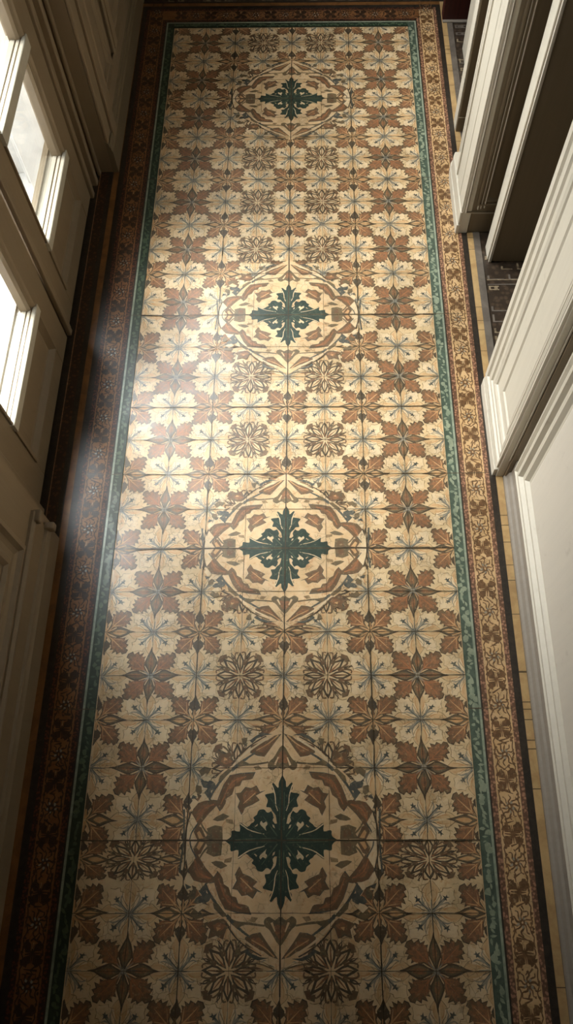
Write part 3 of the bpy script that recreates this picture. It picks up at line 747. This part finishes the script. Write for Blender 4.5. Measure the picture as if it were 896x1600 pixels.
# frame around the leaves
t = pier('trim_7', 'ivory moulded door frame on the left between glazed leaf and dark pier', (-0.72, 2.02, 0))
fb = MB().box(-0.765, -0.705, 1.966, 1.99, 0, 2.46).box(-0.765, -0.716, 1.99, 2.022, 0, 2.46).box(-0.765, -0.700, 2.022, 2.046, 0, 2.46).box(-0.765, -0.72, 2.046, 2.085, 0, 2.46)
child(fb.build('frame_post', LEFTW, None, 0.003), t)
child(MB().box(-0.705, -0.695, 2.068, 2.085, 0.0, 2.5).build('bead', LEFTW, None, 0.003), t)
t = pier('trim_8', 'ivory door frame post at the near side of the glazed doors, lower left', (-0.72, 0.82, 0))
child(MB().box(-0.80, -0.716, 0.80, 0.822, 0, 2.46).box(-0.80, -0.702, 0.822, 0.855, 0, 2.46).build('frame_post', LEFTW, None, 0.003), t)
child(MB().box(-0.716, -0.674, 0.775, 0.803, 0.0, 2.46).build('casing', LEFTW, None, 0.003), t)

# far left pier: baseboard, panels
t = pier('trim_9', 'dark panelled woodwork on the pier at upper left', (-0.65, 2.6, 0))
P0 = -0.655
child(MB().box(P0, -0.645, 2.085, 2.145, 0.0, 0.975).box(P0, -0.638, 2.15, 2.20, 0.0, 0.975).build('corner_stile', LEFTW, None, 0.003), t)
child(MB().box(P0, -0.648, 2.365, 2.385, 0.16, 0.95).box(P0, -0.648, 2.43, 2.455, 0.16, 0.95).build('door_stile', LEFTW, None, 0.002), t)
child(MB().box(P0, -0.647, 2.205, 3.45, 0.118, 0.175).build('bottom_rail', LEFTW, None, 0.003), t)
child(ringpanel(2.205, 2.365, 0.175, 0.93, [(0, 0.0), (0, 0.010), (0.012, 0.016), (0.018, 0.005), (0.024, 0.010), (0.030, 0.010), (0.036, 0.001)], faceLX(P0), cap=False).build('panel_moulding', LEFTW), t)
child(ringpanel(2.455, 2.80, 0.175, 0.93, [(0, 0.0), (0, 0.010), (0.014, 0.017), (0.022, 0.005), (0.032, 0.005), (0.036, 0.011), (0.046, 0.011), (0.06, 0.001)], faceLX(P0), cap=False).build('panel_moulding', LEFTW), t)
child(ringpanel(2.84, 3.40, 0.175, 0.93, [(0, 0.0), (0, 0.010), (0.014, 0.017), (0.022, 0.005), (0.032, 0.005), (0.036, 0.011), (0.046, 0.011), (0.06, 0.001)], faceLX(P0), cap=False).build('panel_moulding', LEFTW), t)
bp = [(0.0, 0.0), (0.018, 0.0), (0.018, 0.078), (0.015, 0.086), (0.015, 0.094), (0.010, 0.102), (0.010, 0.110), (0.0, 0.118)]
b_ = MB().extrude(bp, lambda a, b, u: (P0 + a, u, b), 2.083, 3.48)
tag(b_.build('baseboard_left', BROWNW), 'moulded baseboard running along the dark pier at upper left', 'baseboard', 'structure')
t = tag(empty('added_window_1', (-0.70, 2.67, 1.0)), 'added high window out of view over the dark dado, put in for the floor sheen', 'window', 'structure')  # window added out of view to let in light for the floor sheen
child(Bx('sill', LEFTW, (-0.78, -0.640, 2.09, 3.17, 0.98, 1.005)), t)
for b4 in ((2.11, 2.13), (3.115, 3.15), (2.72, 2.735)): child(Bx('stile', LEFTW, (-0.74, -0.70, b4[0], b4[1], 1.005, 2.56)), t)
for b4 in ((1.005, 1.04), (2.53, 2.56)): child(Bx('rail', LEFTW, (-0.74, -0.70, 2.13, 3.115, b4[0], b4[1])), t)
for b4 in ((2.13, 2.72), (2.735, 3.115)): child(MB().box(-0.722, -0.718, b4[0], b4[1], 1.04, 2.53).build('glass_pane', GLASS), t)
# near left wall: stepped baseboard and framed panels
P1 = -0.668
bp = [(0.0, 0.0), (0.016, 0.0), (0.016, 0.064), (0.012, 0.072), (0.010, 0.078), (0.004, 0.082), (0.004, 0.146), (0.010, 0.152), (0.012, 0.162), (0.006, 0.170), (0.0, 0.172)]
b_ = MB().extrude(bp, lambda a, b, u: (P1 + a, u, b), -1.3, 0.772)
tag(b_.build('baseboard_left', LEFTW), 'stepped baseboard with a small capped end on the lower left wall', 'baseboard', 'structure')
t = pier('trim_10', 'framed ivory wall panel at the lower left edge above the baseboard', (-0.66, 0.2, 0.2))
t['category'] = 'wall panel'
child(MB().box(P1, P1 + 0.022, 0.745, 0.778, 0.148, 0.166).box(P1, P1 + 0.027, 0.762, 0.782, 0.062, 0.086).build('corner_cap', LEFTW, None, 0.004), t)
child(ringpanel(-0.6, 0.672, 0.19, 2.45, [(0, 0.0), (0, 0.010), (0.014, 0.013), (0.022, 0.004), (0.034, -0.0), (0.05, 0.003), (0.062, 0.008), (0.07, 0.008), (0.08, 0.001)], faceLX(P1), cap=False).build('panel_moulding', LEFTW), t)

# ------------------------------------------------------------------ outside the doors
shell('trim_11', (-1.25, -0.76, 0.55, 2.4, -0.06, 0.0), STONE, 'bright white stone sill outside the glazed doors', 'sill')
shell('trim_12', (-6.0, -1.25, -4, 8, -0.35, -0.3), PAVE, 'sunlit white paving seen through the panes', 'paving')
t = tag(empty('trim_13', (-0.95, 2.1, 0)), 'white outer window reveal seen through the farther panes', 'reveal', 'structure')
child(Bx('reveal_board', STONE, (-1.22, -0.90, 2.085, 2.30, 0.0, 1.15)), t)
child(Bx('outer_stile', STONE, (-0.90, -0.766, 1.99, 2.085, 0.0, 1.15)), t)
child(Bx('outer_bead', STONE, (-0.93, -0.90, 2.04, 2.085, 0.0, 1.15)), t)
child(Bx('outer_rail', STONE, (-1.18, -1.10, 0.7, 2.085, 0.0, 0.10)), t)
